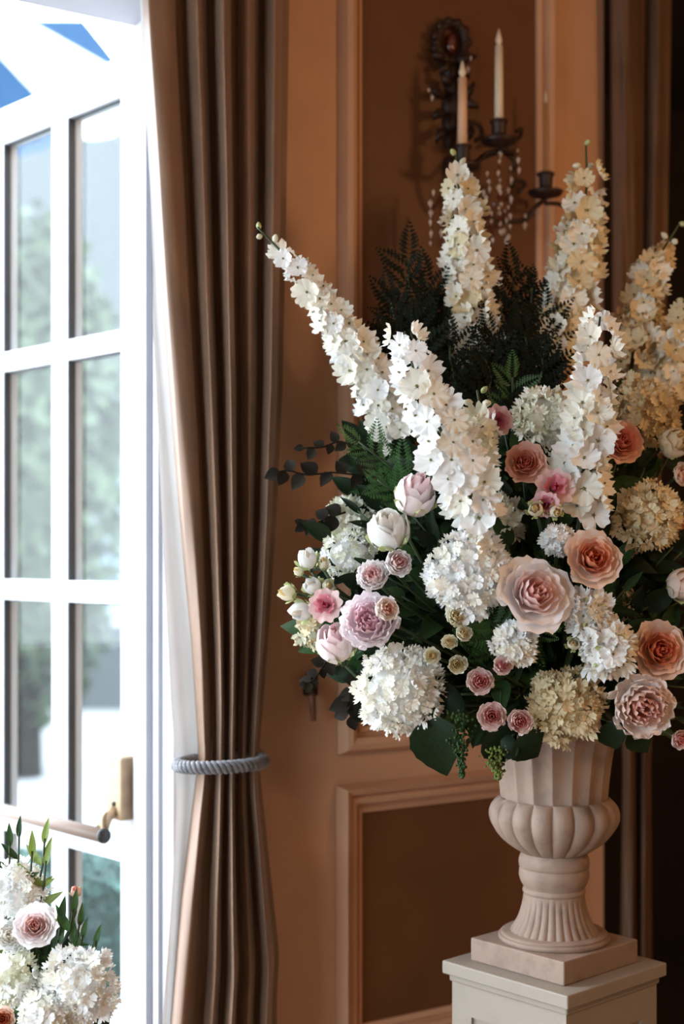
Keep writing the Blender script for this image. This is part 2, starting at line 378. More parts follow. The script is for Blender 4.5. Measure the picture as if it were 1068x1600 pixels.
# ------------------------------------------------------------------ wall sconce
sc = empty('candle_sconce', Wp(712, 215, 0), 'dark bronze candle sconce with crystal drops on the panelled wall', 'sconce')
mb = MB()
bx0 = lambda px, py, o: Wp(px, py, o)
outline = [(705, 62, 16), (703, 88, 26), (705, 108, 20), (707, 135, 15), (706, 165, 22), (704, 190, 17), (702, 220, 12), (704, 260, 15), (706, 300, 12), (707, 340, 6)]
for px, py, r in outline[2:]:
    q = Wp(px, py, .014); mb.ball(q, r/610*.8, .016, r/610*1.1, 10, 6)
mb.build('backplate', M['bronze'], sc, True)
cr = MB(); ring = [Wp(704+22*math.cos(t), 66+30*math.sin(t), .025) for t in [2*PI*i/24 for i in range(25)]]; cr.tube(ring, .012, 8, False)
for k in range(11):
    t = 2*PI*k/11; cr.ball(Wp(704+27*math.cos(t), 66+33*math.sin(t), .03), .011, .011, .012, 8, 5)
cr.build('crest', M['bronze'], sc, True)
MB().ball(Wp(704, 68, .02),   .015, .010, .026).build('garnet_cabochon', M['garnet'], sc, True)
lf = MB()
for px, py, dx, dy in ((690, 90, -14, -6), (722, 92, 22, -4), (700, 100, -12, 14), (718, 108, 14, 12), (690, 150, -16, -12), (724, 150, 16, -18), (728, 160, 18, 8), (690, 175, -14, 10), (722, 190, 18, 14), (690, 205, -8, 16), (726, 215, 14, -14), (700, 130, -10, -12), (716, 128, 14, -8), (712, 95, 30, -6)):
    lf.tube(bez(Wp(px, py, .03), Wp(px+dx*.4, py+dy*.2, .055), Wp(px+dx*.9, py+dy*.7, .06), Wp(px+dx, py+dy*1.2, .035), 5), [.010, .013, .012, .009, .006, .003], 6)
lf.build('acanthus_leaves', M['bronze'], sc, True)
def arm(px, pycup, pytop, pytip, o, mcan, root, rad, ctl):
    cup = Wp(px, pycup, o)
    a0 = Wp(root[0], root[1], .03)
    MB().tube(poly([a0]+[Wp(x, y, q) for x, y, q in ctl]+[cup-ZV*.012], 26), .0065, 8).build('arm', M['bronze'], sc, True)
    sca = F/cup.y
    pan = MB().lathe(cup, [(.004, -.016), (.012, -.012), (.040, -.004), (.046, .006), (.040, .008), (.014, .008), (.018, .022), (.018, .040), (.024, .052), (.019, .055), (.012, .05)], 20, False).build('candle_cup', M['bronze'], sc, True)
    zt = CAMZ-(pytop-HY)/F*cup.y-cup.z; zp = CAMZ-(pytip-HY)/F*cup.y-cup.z
    cn = MB().lathe(cup, [(rad, .03), (rad*.95, zt*.6), (rad*.85, zt), (rad*.3, zt+.001)], 14).build('candle', mcan, sc, True)
    MB().lathe(cup, [(rad*.35, zt), (rad*.75, zt+.012), (rad*.7, zt+(zp-zt)*.4), (rad*.15, zp)], 12).build('candle_bulb', M['bulb'], cn, True, org=sc.location)
    return cup
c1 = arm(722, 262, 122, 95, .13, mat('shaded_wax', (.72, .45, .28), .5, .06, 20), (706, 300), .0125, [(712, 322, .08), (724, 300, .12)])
c2 = arm(779, 222, 72, 45, .15, M['candle'], (708, 290), .0115, [(735, 262, .08), (765, 238, .12), (800, 240, .14), (797, 262, .15), (779, 240, .152)][:3])
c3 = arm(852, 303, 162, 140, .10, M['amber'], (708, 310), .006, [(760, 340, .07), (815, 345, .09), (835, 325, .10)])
sq = MB()
for pts in ([(735, 262), (752, 248), (780, 238), (800, 248), (804, 262), (796, 266)], [(720, 215), (733, 192), (748, 196), (752, 212), (742, 220)], [(800, 222), (812, 214), (814, 202), (806, 206)], [(810, 300), (820, 286), (806, 282), (800, 292)], [(852, 318), (868, 318), (882, 322), (888, 316)]):
    sq.tube(poly([Wp(x, y, .11) for x, y in pts], 14), .0058, 7)
sq.build('scroll', M['bronze'], sc, True)
drop = mesh('crystal_drop', [(0, 0, -1.6), (.7, 0, 0), (0, .7, 0), (-.7, 0, 0), (0, -.7, 0), (0, 0, .9)], [(0, 2, 1), (0, 3, 2), (0, 4, 3), (0, 1, 4), (5, 1, 2), (5, 2, 3), (5, 3, 4), (5, 4, 1)], M['crystal'], False)
R.seed(5)
for (px, y0, y1, o) in ((675, 300, 380, .10), (690, 330, 390, .1), (762, 270, 350, .13), (779, 240, 350, .15), (795, 262, 372, .14), (808, 235, 280, .15), (752, 300, 372, .12), (770, 318, 378, .12), (788, 330, 376, .12), (672, 140, 160, .06), (732, 90, 110, .06), (742, 320, 368, .1), (782, 300, 372, .13), (820, 320, 360, .1)):
    y = y0
    MB().tube([Wp(px, y0, o), Wp(px, y1, o)], .0012, 4).build('crystal_wire', M['bronze'], sc)
    while y < y1:
        r = R.uniform(.005, .010); q = Wp(px+R.uniform(-3, 3), y, o)
        obj('crystal_drop', drop, sc, q-sc.location, Quaternion((0, 0, 1), R.uniform(0, 3)), r, M['garnet'] if R.random() < .12 else None); y += R.uniform(11, 18)

# ------------------------------------------------------------------ pedestal and urn
UC = Vector((.4515, 3.0, 0)); PXM = F/3.0
E1 = Vector((-.679, .734, 0)); E2 = Vector((.734, .679, 0))
def zy(py): return CAMZ-(py-HY)/PXM
ped = empty('pedestal', UC.copy(), 'square cream painted pedestal carrying the stone urn', 'pedestal')
def sq_box(c, a, z0, z1): return MB().box(c+ZV*((z0+z1)/2), E1*a, E2*a, ZV*((z1-z0)/2))
def bevel(o, w_, s=2): b = o.modifiers.new('bevel', 'BEVEL'); b.width = w_; b.segments = s; return o
bevel(sq_box(UC, .1685, .656, .684).build('cap', M['pedestal'], ped), .003)
bevel(sq_box(UC, .158, .640, .656).build('cap_moulding', M['pedestal'], ped), .004)
sq_box(UC, .146, .10, .640).build('core', M['pedestal'], ped)
for A, B in ((E1, E2), (E2, E1), (-E1, E2), (-E2, E1)):     # four faces with raised frames
    fr = MB(); a = .153
    for x0, x1, z0, z1 in ((-a, a, .575, .640), (-a, a, .10, .165), (-a, -a+.055, .165, .575), (a-.055, a, .165, .575)):
        fr.box(UC-A*(.1495)+B*((x0+x1)/2)+ZV*((z0+z1)/2), A*.0036, B*((x1-x0)/2), ZV*((z1-z0)/2))
    fr.build('face_frame', M['pedestal'], ped)
bevel(sq_box(UC, .172, 0, .10).build('base', M['pedestal'], ped), .006)
urn = empty('garden_urn', UC+ZV*.6842, 'weathered pinkish stone urn with gadrooned bowl and fluted foot on the pedestal', 'urn')
bevel(sq_box(UC, .1254, .6842, .733).build('plinth', M['stone'], urn), .003)
def lathe_mod(prof, fn, n=288, rimz=None):
    v = []; f = []; k = len(prof)
    for i, (r, z) in enumerate(prof):
        for j in range(n):
            th = 2*PI*j/n; rr = fn(r, th, i/(k-1)); dz = rimz(th, i/(k-1)) if rimz else 0
            v.append(UC+Vector((rr*math.cos(th), rr*math.sin(th), z+dz)))
    for i in range(k-1):
        for j in range(n): f.append((i*n+j, i*n+(j+1) % n, (i+1)*n+(j+1) % n, (i+1)*n+j))
    return MB().add(v, f)
def px_prof(l): return [(r/PXM, zy(y)) for r, y in l]
def smoothp(l, n): return [(p.x, p.y) for p in poly([Vector((a, b, 0)) for a, b in l], n)]
NF = 18
foot = smoothp(px_prof([(84, 1472), (80, 1466), (68, 1452), (57, 1434), (50, 1412), (47, 1394)]), 24)
lathe_mod(foot, lambda r, th, t: r*(1-.055*(1-abs(math.sin(15*th))**.7)*math.sin(PI*min(1, t*1.05+.02))**.4), 360).build('foot', M['stone'], urn, True)
MB().lathe(UC, [(0, .7331)]+smoothp([(.116, .7331), (.1185, .738), (.1175, .743), (.112, .745), (.113, .7475), (.109, .7505)], 14)+[(.05, .752)], 64, False).build('foot_ring', M['stone'], urn, True)
MB().lathe(UC, smoothp(px_prof([(47, 1395), (49, 1391), (48, 1387), (47, 1385), (52, 1376), (54.5, 1366), (54, 1357)]), 20)+px_prof([(52.5, 1355), (52.5, 1353.5)])+smoothp(px_prof([(54.5, 1352), (55, 1344), (53, 1336), (50, 1331)]), 10), 64, False).build('neck', M['stone'], urn, True)
bowl = smoothp(px_prof([(46, 1333), (62, 1324), (82, 1309), (96, 1291), (101.5, 1275), (99, 1260), (91, 1249), (84, 1245)]), 28)
lathe_mod(bowl, lambda r, th, t: r*(1-.085*(1-abs(math.sin(NF/2*th))**.6)*min(1, math.sin(PI*(t*.94+.03))*1.8)), 360).build('gadrooned_bowl', M['stone'], urn, True)
vase = smoothp(px_prof([(83, 1250), (84, 1240), (87, 1210), (92, 1175), (99, 1148), (107, 1132)]), 20)
vi = [(r-.012, z) for r, z in reversed(vase)]
full = vase+vi[:14]
lathe_mod(full, lambda r, th, t: r*(1-.05*abs(math.sin(NF/2*th))**1.0), 360, lambda th, t: -.012*abs(math.sin(NF/2*th))*max(0, 1-abs(t-.6)*5)).build('fluted_vase', M['stone'], urn, True)
fo = MB().lathe(UC, [(.0, zy(1195)), (.09, zy(1195)), (.10, zy(1165)), (.08, zy(1145)), (0, zy(1140))], 24, False).build('soil', mat('moss_foam', (.02, .03, .012), .9, .3, 30), urn, True)
MOUTH = UC+ZV*zy(1150)
CEN = UC+ZV*zy(960)      # heart of the bouquet
def front(px, py, k=.30):
    dx = (px-810)/360; dy = (py-930)/330; return 3.0-k*math.sqrt(max(.0, 1-dx*dx-dy*dy))

# ------------------------------------------------------------------ flowers
MC = {}; BLOOMS = []
def petal(key, rb, belly, tip, h, half, ruf, curl, ph, pw=1.25, NU=8, NV=6, kf=5.):
    if key in MC: return MC[key]
    v = []; f = []
    for j in range(NV+1):
        t = j/NV
        for i in range(NU+1):
            s = -1+2*i/NU
            wf = .35+.65*min(1, t/.5)**.8
            if t > .75: wf *= 1-.35*((t-.75)/.25)**2
            a = s*half*wf
            c = 2*belly-.5*rb-.5*tip
            r = (1-t)**2*rb+2*t*(1-t)*c+t*t*tip
            r += curl*(max(0, t-.65)/.35)**2+ruf*math.sin(s*kf+ph)*t**3+.05*abs(s)**2.5*t*(.4+tip)
            z = h*t**pw-h*.16*abs(s)**2.6*t+ruf*.6*math.sin(s*kf*1.3+ph*2)*t**4
            if t > .85: z -= curl*.35*((t-.85)/.15)
            v.append((r*math.sin(a), -r*math.cos(a), z))
    for j in range(NV):
        for i in range(NU): k = j*(NU+1)+i; f.append((k, k+1, k+NU+2, k+NU+1))
    MC[key] = mesh('petal', v, f, M['white']); return MC[key]
SEP = petal('sepal', .12, .86, .92, 1.15, .36, .05, .25, .0)
KIND = {  # layers, belly(f), tip(f), h(f), ruffle, curl(f)
 'open':  ([3, 4, 4, 5, 6, 6, 7], lambda f: .10+.66*f, lambda f: .07+.86*f**1.25, lambda f: .86-.40*f**1.6, .030, lambda f: .02+.10*f),
 'spray': ([3, 4, 5, 6, 6, 7], lambda f: .14+.68*f, lambda f: .08+.74*f, lambda f: 1.0-.28*f**1.5, .035, lambda f: .02+.08*f),
 'bud':   ([3, 3, 4, 4, 5], lambda f: .34+.56*f, lambda f: .08+.56*f, lambda f: 2.15-.50*f**1.5, .035, lambda f: .02+.14*f**2),
 'peony': ([4, 5, 5, 6, 6, 7], lambda f: .18+.66*f, lambda f: .12+.76*f, lambda f: 1.05-.40*f**1.5, .055, lambda f: .03+.05*f),
 'lisi':  ([3, 5, 6], lambda f: .20+.42*f, lambda f: .12+.88*f, lambda f: 1.0-.35*f, .07, lambda f: .03+.12*f),
 'minibud': ([3, 4], lambda f: .40+.42*f, lambda f: .10+.34*f, lambda f: 2.4-.35*f, .05, lambda f: .03+.08*f),
}
def stem_to(e, base, axis, tgt, r=.0035, n=8):
    a = base; L = (tgt-a).length
    MB().tube(bez(a, a-axis*min(.12, L*.3), tgt+ZV*.10, tgt, n), r, 5).build('stem', M['stem'], e, True)
def facing(P_, fx, fz): return Vector((fx, -1, fz)).normalized()
def rose(px, py, Y, rpx, kind, pal, fx, fz, label, group=None, cat='rose', name='garden_rose', tgt=None, squash=1.):
    BLOOMS.append((px, py, label)); c = P(px, py, Y); sz = rpx/F*Y; ax = facing(c, fx, fz)
    layers, fb, ft, fh, ruf, fc = KIND[kind]
    hh = fh(.6)*.5
    base = c-ax*sz*hh
    e = empty(name, base, label, cat, group)
    q = ax.to_track_quat('Z', 'Y'); n = len(layers); spin = R.uniform(0, 6)
    for li, cnt in enumerate(layers):
        f = li/(n-1); spin += 1.1
        for k in range(cnt):
            va = (k+li) % 2
            half = PI/cnt*(1.5 if cnt < 6 else 1.35)
            me = petal((kind, li, va), .05, fb(f), ft(f), fh(f), half, ruf*(1+.3*va), fc(f), va*2.1+li, kf=5 if kind != 'peony' else 7.5)
            jj = R.uniform(-.12, .12)
            qq = q @ Quaternion((0, 0, 1), spin+2*PI*k/cnt+jj) @ Quaternion((1, 0, 0), R.uniform(-.07, .09)*(.4+f))
            s_ = sz*R.uniform(.93, 1.06)
            obj('petal', me, e, (0, 0, 0), qq, (s_, s_, s_*R.uniform(.92, 1.05)), PM[pal][min(3, int(f*3.999))])
    if kind in ('minibud', 'bud'):
        for k in range(5):
            obj('sepal', SEP, e, (0, 0, 0), q @ Quaternion((0, 0, 1), 2*PI*k/5), sz*(1.04 if kind == 'minibud' else .9), M['budgreen'])
    MB().tube([base+ax*sz*.10, base-ax*sz*.05, base-ax*sz*.35, base-ax*sz*.5], [sz*.30, sz*.26, sz*.16, .004], 8).build('calyx', M['stem'], e, True)
    stem_to(e, base-ax*sz*.3, ax, tgt or MOUTH)
    return e
def floret_mesh(npet, cup, ruf, rnd, eye, seed, w_=1.0):
    r = random.Random(seed); v = []; f = []; fm = []; NU, NV = 6, 4
    for p in range(npet):
        a0 = 2*PI*p/npet+r.uniform(-.12, .12); tl = r.uniform(-.15, .25); k0 = len(v); ph = r.uniform(0, 6)
        half = PI/npet*1.15*w_
        for j in range(NV+1):
            t = j/NV
            for i in range(NU+1):
                s = -1+2*i/NU
                wd = (.58 if npet == 5 else .66)*w_*t**.55*math.sqrt(max(0, 1-(max(0, t-.55)/.72)**2))
                rad = .06+.94*t-.20*s*s*t*t+.035*math.cos(s*6+ph)*t*t
                lat = s*wd
                z = cup*t*t+tl*t*t*.6+ruf*math.sin(s*5.5+ph+t*2)*t*t - .10*cup*abs(s)
                x = math.cos(a0)*rad-math.sin(a0)*lat; y = math.sin(a0)*rad+math.cos(a0)*lat
                v.append((x, y, z))
        for j in range(NV):
            for i in range(NU): k = k0+j*(NU+1)+i; f.append((k, k+1, k+NU+2, k+NU+1)); fm.append(0)
    if eye:
        k0 = len(v); v += [(eye*math.cos(t), eye*math.sin(t), .10) for t in [PI*i/3 for i in range(6)]]+[(0, 0, .26)]
        for i in range(6): f.append((k0+i, k0+(i+1) % 6, k0+6)); fm.append(1)
    return mesh('floret', v, f, [M['white'], M['eye']], True, fm)
DELF = [floret_mesh(5, (.0, .2, .38, .1, .5, .28)[i], .20, 1, .10, 20+i, 1.0) for i in range(6)]
HYDF = [floret_mesh(4, (.1, .35, .0, .5, .2, .7)[i], .24, 1, 0, 40+i, .95) for i in range(6)]
def budmesh():
    m = MB().lathe((0, 0, 0), [(.05, -.7), (.45, -.35), (.55, .1), (.38, .6), (.05, .95)], 8)
    return mesh('bud', m.v, m.f, M['budgreen'])
BUD = budmesh()
def cluster(px, py, Y, rpx, mats, label, cat='hydrangea', name='hydrangea', fr=.0145, squash=.9, n=None, group=None, tgt=None, meshes=HYDF, core='white', bumpy=.12, buds=0, asp=1., ax=None):
    """flower head made of many small florets"""
    BLOOMS.append((px, py, label)); c = P(px, py, Y); r = rpx/F*Y
    axis = ax or (Vector((.0, -.8, .35))+(c-CEN).normalized()*.6).normalized()
    e = empty(name, c, label, cat, group)
    cm = MB().ball(c, r*.70*asp, r*.66*squash, r*.70, 14, 10); cm.build('head_core', M[mats[0]], e, True)
    n = n or int(1.65*4*(r/fr)**2*.8)
    n = min(n, 290); g = PI*(3-math.sqrt(5)); ph = [R.uniform(0, 6) for _ in range(3)]
    for i in range(n):
        y = 1-2*(i+.5)/n*.86; rad = math.sqrt(max(0, 1-y*y)); th = g*i
        d = Vector((math.cos(th)*rad, math.sin(th)*rad, y)) ; d = axis.to_track_quat('Z', 'Y') @ d
        d = (d+Vector((R.gauss(0, .06), R.gauss(0, .06), R.gauss(0, .06)))).normalized()
        rr = r*(.90+bumpy*math.sin(5*d.x+ph[0])*math.sin(5*d.z+ph[1])+R.uniform(-.09, .06))
        p = Vector((d.x*rr*asp, d.y*rr*squash, d.z*rr))
        q = (d+Vector((R.gauss(0, .38), R.gauss(0, .38), R.gauss(0, .38)))).normalized().to_track_quat('Z', 'Y') @ Quaternion((0, 0, 1), R.uniform(0, 6))
        if buds and R.random() < buds:
            obj('bud', BUD, e, p, q, fr*.5, None)
        else:
            obj('floret', R.choice(meshes), e, p, q, fr*R.uniform(.85, 1.2), M[R.choice(mats)])
    stem_to(e, c-axis*r*.6, axis, tgt or MOUTH, .004)
    return e
def spike(pts, widths, label, mats, fr_px=22, tipbuds=3, name='delphinium', dens=1.2, tgt=None, cat='delphinium', open_tip=True):
    """pts: (px,py,Y) tip->base ; widths: half width in px along it"""
    w3 = [P(*p) for p in pts]; N_ = 60; path = poly(w3, N_)
    e = empty(name, path[-1], label, cat, 'white delphinium spikes')
    o = e.location
    MB().tube(path, [.0022+.0025*i/N_ for i in range(N_+1)], 6).build('stem', M['stem'], e, True)
    L = sum((a-b).length for a, b in zip(path, path[1:])); pos = 0.; i = 0; th = R.uniform(0, 6); cnt = 0
    cum = [0.]
    for a, b in zip(path, path[1:]): cum.append(cum[-1]+(b-a).length)
    while pos < L and cnt < 200:
        t = pos/L; k = min(N_-1, next(j for j in range(N_) if cum[j+1] >= pos)); u_ = (pos-cum[k])/max(1e-6, cum[k+1]-cum[k])
        p = path[k].lerp(path[k+1], u_); tan = (path[max(0, k-1)]-path[min(N_, k+2)]).normalized()
        wd = interp(widths, t)/F*p.y; fr = fr_px/F*p.y*interp([(0, .72), (.12, .82), (.35, 1.), (1, 1.05)], t)
        a = tan.cross(Vector((.2, 1, .1))).normalized(); b = tan.cross(a)
        th += 2.39996+R.uniform(-.25, .25)
        d = a*math.cos(th)+b*math.sin(th)
        rad = max(.004, wd-fr*.45)*R.uniform(.75, 1.05)
        dirv = (d+tan*R.uniform(.05, .5)+Vector((0, -.35, 0))+Vector((R.gauss(0, .3), R.gauss(0, .3), R.gauss(0, .3)))).normalized()
        c = p+d*rad
        q = dirv.to_track_quat('Z', 'Y') @ Quaternion((0, 0, 1), R.uniform(0, 6))
        if cnt < tipbuds:
            obj('bud', BUD, e, c-o, q, fr*.55, M['budgreen'] if cnt % 3 == 0 else M['greenwhite'])
        else:
            obj('floret', R.choice(DELF), e, c-o, q, fr*R.uniform(.88, 1.15), M[R.choice(mats)])
        ring = max(1.6, 2*PI*(wd-fr*.15)/(fr*1.6)); pos += fr*1.35/ring/dens/interp([(0, .32), (.25, .6), (.5, .95)], t)*R.uniform(.6, 1.5); cnt += 1
    tan = (path[-2]-path[-1]).normalized(); stem_to(e, path[-1], tan, tgt or MOUTH, .0045)
    return e

# ---- delphinium spikes
spike([(402, 355, 2.93), (470, 428, 2.94), (540, 528, 2.95), (592, 622, 2.95), (622, 690, 2.95)], [(0, 14), (.15, 22), (.3, 26), (.6, 36), (1, 38)], 'white delphinium spike leaning far left across the curtain edge', ['white', 'ivory', 'ivory'], 21)
spike([(632, 518, 2.72), (650, 590, 2.70), (688, 672, 2.69), (722, 745, 2.70), (752, 812, 2.72)], [(0, 32), (.1, 38), (.3, 34), (.6, 56), (1, 40)], 'bright white delphinium spike at the front, above the large white hydrangea', ['white', 'white', 'ivory'], 26, tipbuds=0)
spike([(712, 240, 3.12), (720, 330, 3.10), (733, 430, 3.08), (745, 565, 3.04)], [(0, 14), (.12, 26), (.4, 36), (1, 44)], 'tall white delphinium spike rising in front of the candle sconce', ['ivory', 'cream', 'ivory'], 22)  # white flowers; ivory and cream petals paint in the dimmer light
spike([(915, 225, 3.18), (915, 300, 3.16), (903, 400, 3.13), (885, 490, 3.10), (868, 575, 3.06)], [(0, 12), (.12, 28), (.4, 40), (1, 44)], 'tall upright white delphinium spike right of the sconce candles', ['ivory', 'cream', 'ivory'], 21)  # dim warm light at the back put into the cream petals
spike([(937, 495, 2.78), (930, 560, 2.77), (925, 640, 2.77), (912, 730, 2.78), (905, 800, 2.80)], [(0, 26), (.1, 34), (.4, 40), (1, 46)], 'white delphinium spike in front of the coral rose', ['white', 'white', 'ivory'], 25, tipbuds=0)
spike([(1062, 348, 3.22), (1028, 405, 3.20), (1003, 480, 3.17), (985, 580, 3.13)], [(0, 10), (.15, 22), (.5, 34), (1, 38)], 'white delphinium spike tinted cream for shade in front of the dark drape', ['tan', 'ivory', 'tan'], 20)  # white flowers; tan petals carry the shade in their colour
spike([(1075, 470, 3.15), (1050, 560, 3.13), (1030, 640, 3.10)], [(0, 22), (.3, 34), (1, 36)], 'shaded delphinium spike cut by the right edge of the picture', ['tan', 'ivory', 'tan'], 20)  # shade painted in with tan petals here too
spike([(745, 610, 2.80), (752, 660, 2.79), (745, 720, 2.78)], [(0, 22), (.5, 32), (1, 30)], 'short delphinium side spike beside the mauve bloom', ['ivory', 'white', 'greenwhite'], 22, tipbuds=4)

# ---- hydrangeas
cluster(733, 897, 2.73, 72, ['white', 'white', 'ivory'], 'large white hydrangea at the centre of the arrangement')
cluster(626, 1078, 2.78, 70, ['white', 'ivory', 'ivory'], 'large white hydrangea low at the lower left of the arrangement')
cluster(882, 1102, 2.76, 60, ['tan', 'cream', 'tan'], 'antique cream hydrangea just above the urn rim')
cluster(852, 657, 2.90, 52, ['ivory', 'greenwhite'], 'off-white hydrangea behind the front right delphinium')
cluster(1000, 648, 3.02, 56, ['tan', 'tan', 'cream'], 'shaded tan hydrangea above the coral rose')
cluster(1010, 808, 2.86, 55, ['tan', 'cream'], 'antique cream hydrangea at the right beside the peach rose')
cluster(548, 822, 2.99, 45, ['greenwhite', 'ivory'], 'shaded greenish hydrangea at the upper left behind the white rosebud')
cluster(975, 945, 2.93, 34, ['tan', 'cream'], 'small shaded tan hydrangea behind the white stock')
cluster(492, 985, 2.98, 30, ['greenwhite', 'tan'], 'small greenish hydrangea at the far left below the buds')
cluster(782, 812, 2.86, 34, ['greenwhite', 'ivory'], 'shaded off-white bloom behind the central white hydrangea', fr=.02)
# ---- small white clusters
cluster(545, 866, 2.90, 34, ['white', 'greenwhite'], 'spray of tiny starry white flowers left of the white rosebud', 'filler flowers', 'white_filler_spray', fr=.009, n=110, bumpy=.25, asp=1.3)
cluster(872, 845, 2.76, 24, ['white'], 'tiny white flower spray left of the upper peach rose', 'filler flowers', 'white_filler_spray', fr=.010, n=70)
cluster(803, 1006, 2.70, 32, ['white', 'ivory'], 'small white flower cluster below the big blush rose', 'filler flowers', 'white_filler_spray', fr=.013, n=70, buds=.12)
cluster(918, 962, 2.71, 32, ['white', 'white', 'ivory'], 'upper ruffled white stock bloom right of the big blush rose', 'stock', 'stock_flower', fr=.022, n=46, buds=.25, meshes=DELF, group='white stock')
cluster(945, 1012, 2.70, 38, ['white', 'white', 'ivory'], 'lower ruffled white stock bloom left of the lower peach rose', 'stock', 'stock_flower', fr=.023, n=50, buds=.15, meshes=DELF, group='white stock')

# ---- roses
rose(648, 776, 2.76, 33, 'bud', 'blush', .45, 1.5, 'blush pink rosebud, topmost of the left-hand blooms')
rose(606, 829, 2.75, 34, 'bud', 'white', -.35, 1.1, 'creamy white rosebud just below the blush bud')
rose(527, 1006, 2.82, 32, 'bud', 'blush', -.35, 1.3, 'blush pink rosebud at the far left below the pink bloom')
rose(622, 879, 2.72, 23, 'spray', 'palespray', .3, .25, 'pale pink spray rose below the creamy white bud')
rose(583, 900, 2.74, 26, 'peony', 'palespray', -.3, .5, 'small ruffled pale pink bloom left of the pale spray rose')
rose(577, 970, 2.74, 46, 'peony', 'lilac', -.25, .25, 'ruffled lilac pink peony on the left side')
rose(604, 952, 2.66, 20, 'spray', 'peachmini', .4, .2, 'small peach spray rose overlapping the lilac peony')
rose(508, 945, 2.80, 23, 'lisi', 'magenta', -.2, .2, 'small deep pink bloom among the left-hand buds')
rose(835, 928, 2.67, 59, 'open', 'bigpink', .30, .35, 'largest blush pink garden rose at the centre', squash=.9)
rose(926, 873, 2.70, 43, 'open', 'peach', .12, .30, 'upper peach garden rose right of the largest blush rose')
rose(1030, 1016, 2.74, 45, 'open', 'peach', .18, .10, 'lower peach orange garden rose at the right edge')
rose(1003, 1104, 2.72, 50, 'peony', 'softpink', .10, -.10, 'soft pink peony above the right side of the urn')
rose(972, 690, 2.86, 33, 'open', 'coral', .15, .30, 'coral rose tucked behind the front right delphinium')
rose(820, 723, 2.78, 32, 'open', 'coral', -.05, .35, 'shaded peach pink rose below the off-white hydrangea')
rose(776, 658, 2.80, 21, 'lisi', 'mauve', .15, .1, 'small mauve bloom with dark heart beside the front delphinium', cat='lisianthus', name='lisianthus')
rose(866, 762, 2.74, 26, 'lisi', 'magenta', .1, .2, 'reddish pink lisianthus right of the shaded peach rose', cat='lisianthus', name='lisianthus')
rose(852, 788, 2.72, 18, 'lisi', 'mauve', -.3, .0, 'small pink lisianthus hanging under the reddish one', cat='lisianthus', name='lisianthus')
G = 'pink spray roses under the centre'
rose(750, 1065, 2.69, 22, 'spray', 'spraypink', .0, .2, 'pink spray rose, upper left of the low trio', G, name='spray_rose')
rose(768, 1119, 2.70, 23, 'spray', 'spraypink', -.1, .1, 'pink spray rose, lower left of the low trio', G, name='spray_rose')
rose(812, 1127, 2.69, 21, 'spray', 'spraypink', .05, .05, 'deeper pink spray rose touching the antique hydrangea above the urn', G, name='spray_rose')
rose(785, 1040, 2.68, 16, 'spray', 'spraypink', .0, .3, 'tiny pink spray rose under the small white cluster', G, name='spray_rose')
rose(1062, 1155, 2.80, 17, 'spray', 'spraypink', .3, -.2, 'pink spray rose low at the right edge', G, name='spray_rose')
rose(1052, 692, 2.92, 24, 'bud', 'creammini', .6, .3, 'cream rosebud at the right edge beside the tan hydrangea')
rose(1066, 742, 2.92, 20, 'spray', 'peachmini', .5, .2, 'peach spray rose half cut by the right edge', name='spray_rose')
rose(1066, 915, 2.84, 26, 'bud', 'softpink', .8, .3, 'soft pink rosebud at the right edge above the orange rose')
rose(1068, 825, 2.90, 18, 'spray', 'coral', .5, .0, 'coral spray rose at the right edge beside the antique hydrangea', name='spray_rose')
G = 'cream spray roses left of the pink trio'
for px, py, r, fx, fz, k, lb in ((675, 1025, 14, -.3, .2, 'spray', 'cream spray rose, leftmost of the cream cluster'), (702, 1003, 13, -.1, .4, 'spray', 'cream spray rose in the middle of the cream cluster'), (724, 990, 14, .2, .4, 'spray', 'cream spray rose at the right of the cream cluster'), (714, 1038, 16, .0, .0, 'spray', 'cream spray rose, lowest of the cream cluster'), (714, 964, 17, .1, .3, 'peony', 'cream spray rose touching the central white hydrangea'), (895, 1006, 11, -.2, .2, 'minibud', 'round cream bud left of the white stock')):
    rose(px, py, 2.70, r, k, 'creammini', fx, fz, lb, G, name='spray_rose')
G = 'pale lisianthus buds at the far left'
for px, py, r, fx, fz, lb, pal in ((480, 873, 17, -.3, 1.2, 'white lisianthus bud standing highest at the far left', 'white'), (448, 926, 14, -1.4, .2, 'cream green bud pointing furthest left', 'creammini'), (487, 915, 15, -.5, .5, 'white bud in the middle of the far left bud group', 'white'), (511, 916, 12, .2, .3, 'yellowish bud right of the far left bud group', 'creammini'), (470, 955, 17, -.9, -.2, 'white bud lowest of the far left bud group', 'white'), (466, 893, 8, -1.2, .9, 'tiny narrow green bud at the far left', 'creammini'), (505, 880, 10, -.1, 1.2, 'small greenish bud below the shaded greenish hydrangea', 'creammini'), (835, 795, 13, -.3, .3, 'yellow green bud below the shaded peach rose', 'creammini'), (868, 800, 11, .1, -.2, 'pale yellow bud under the pink lisianthus', 'creammini')):
    rose(px, py, 2.84 if px < 600 else 2.71, r, 'minibud', pal, fx, fz, lb, G, cat='bud', name='lisianthus_bud')

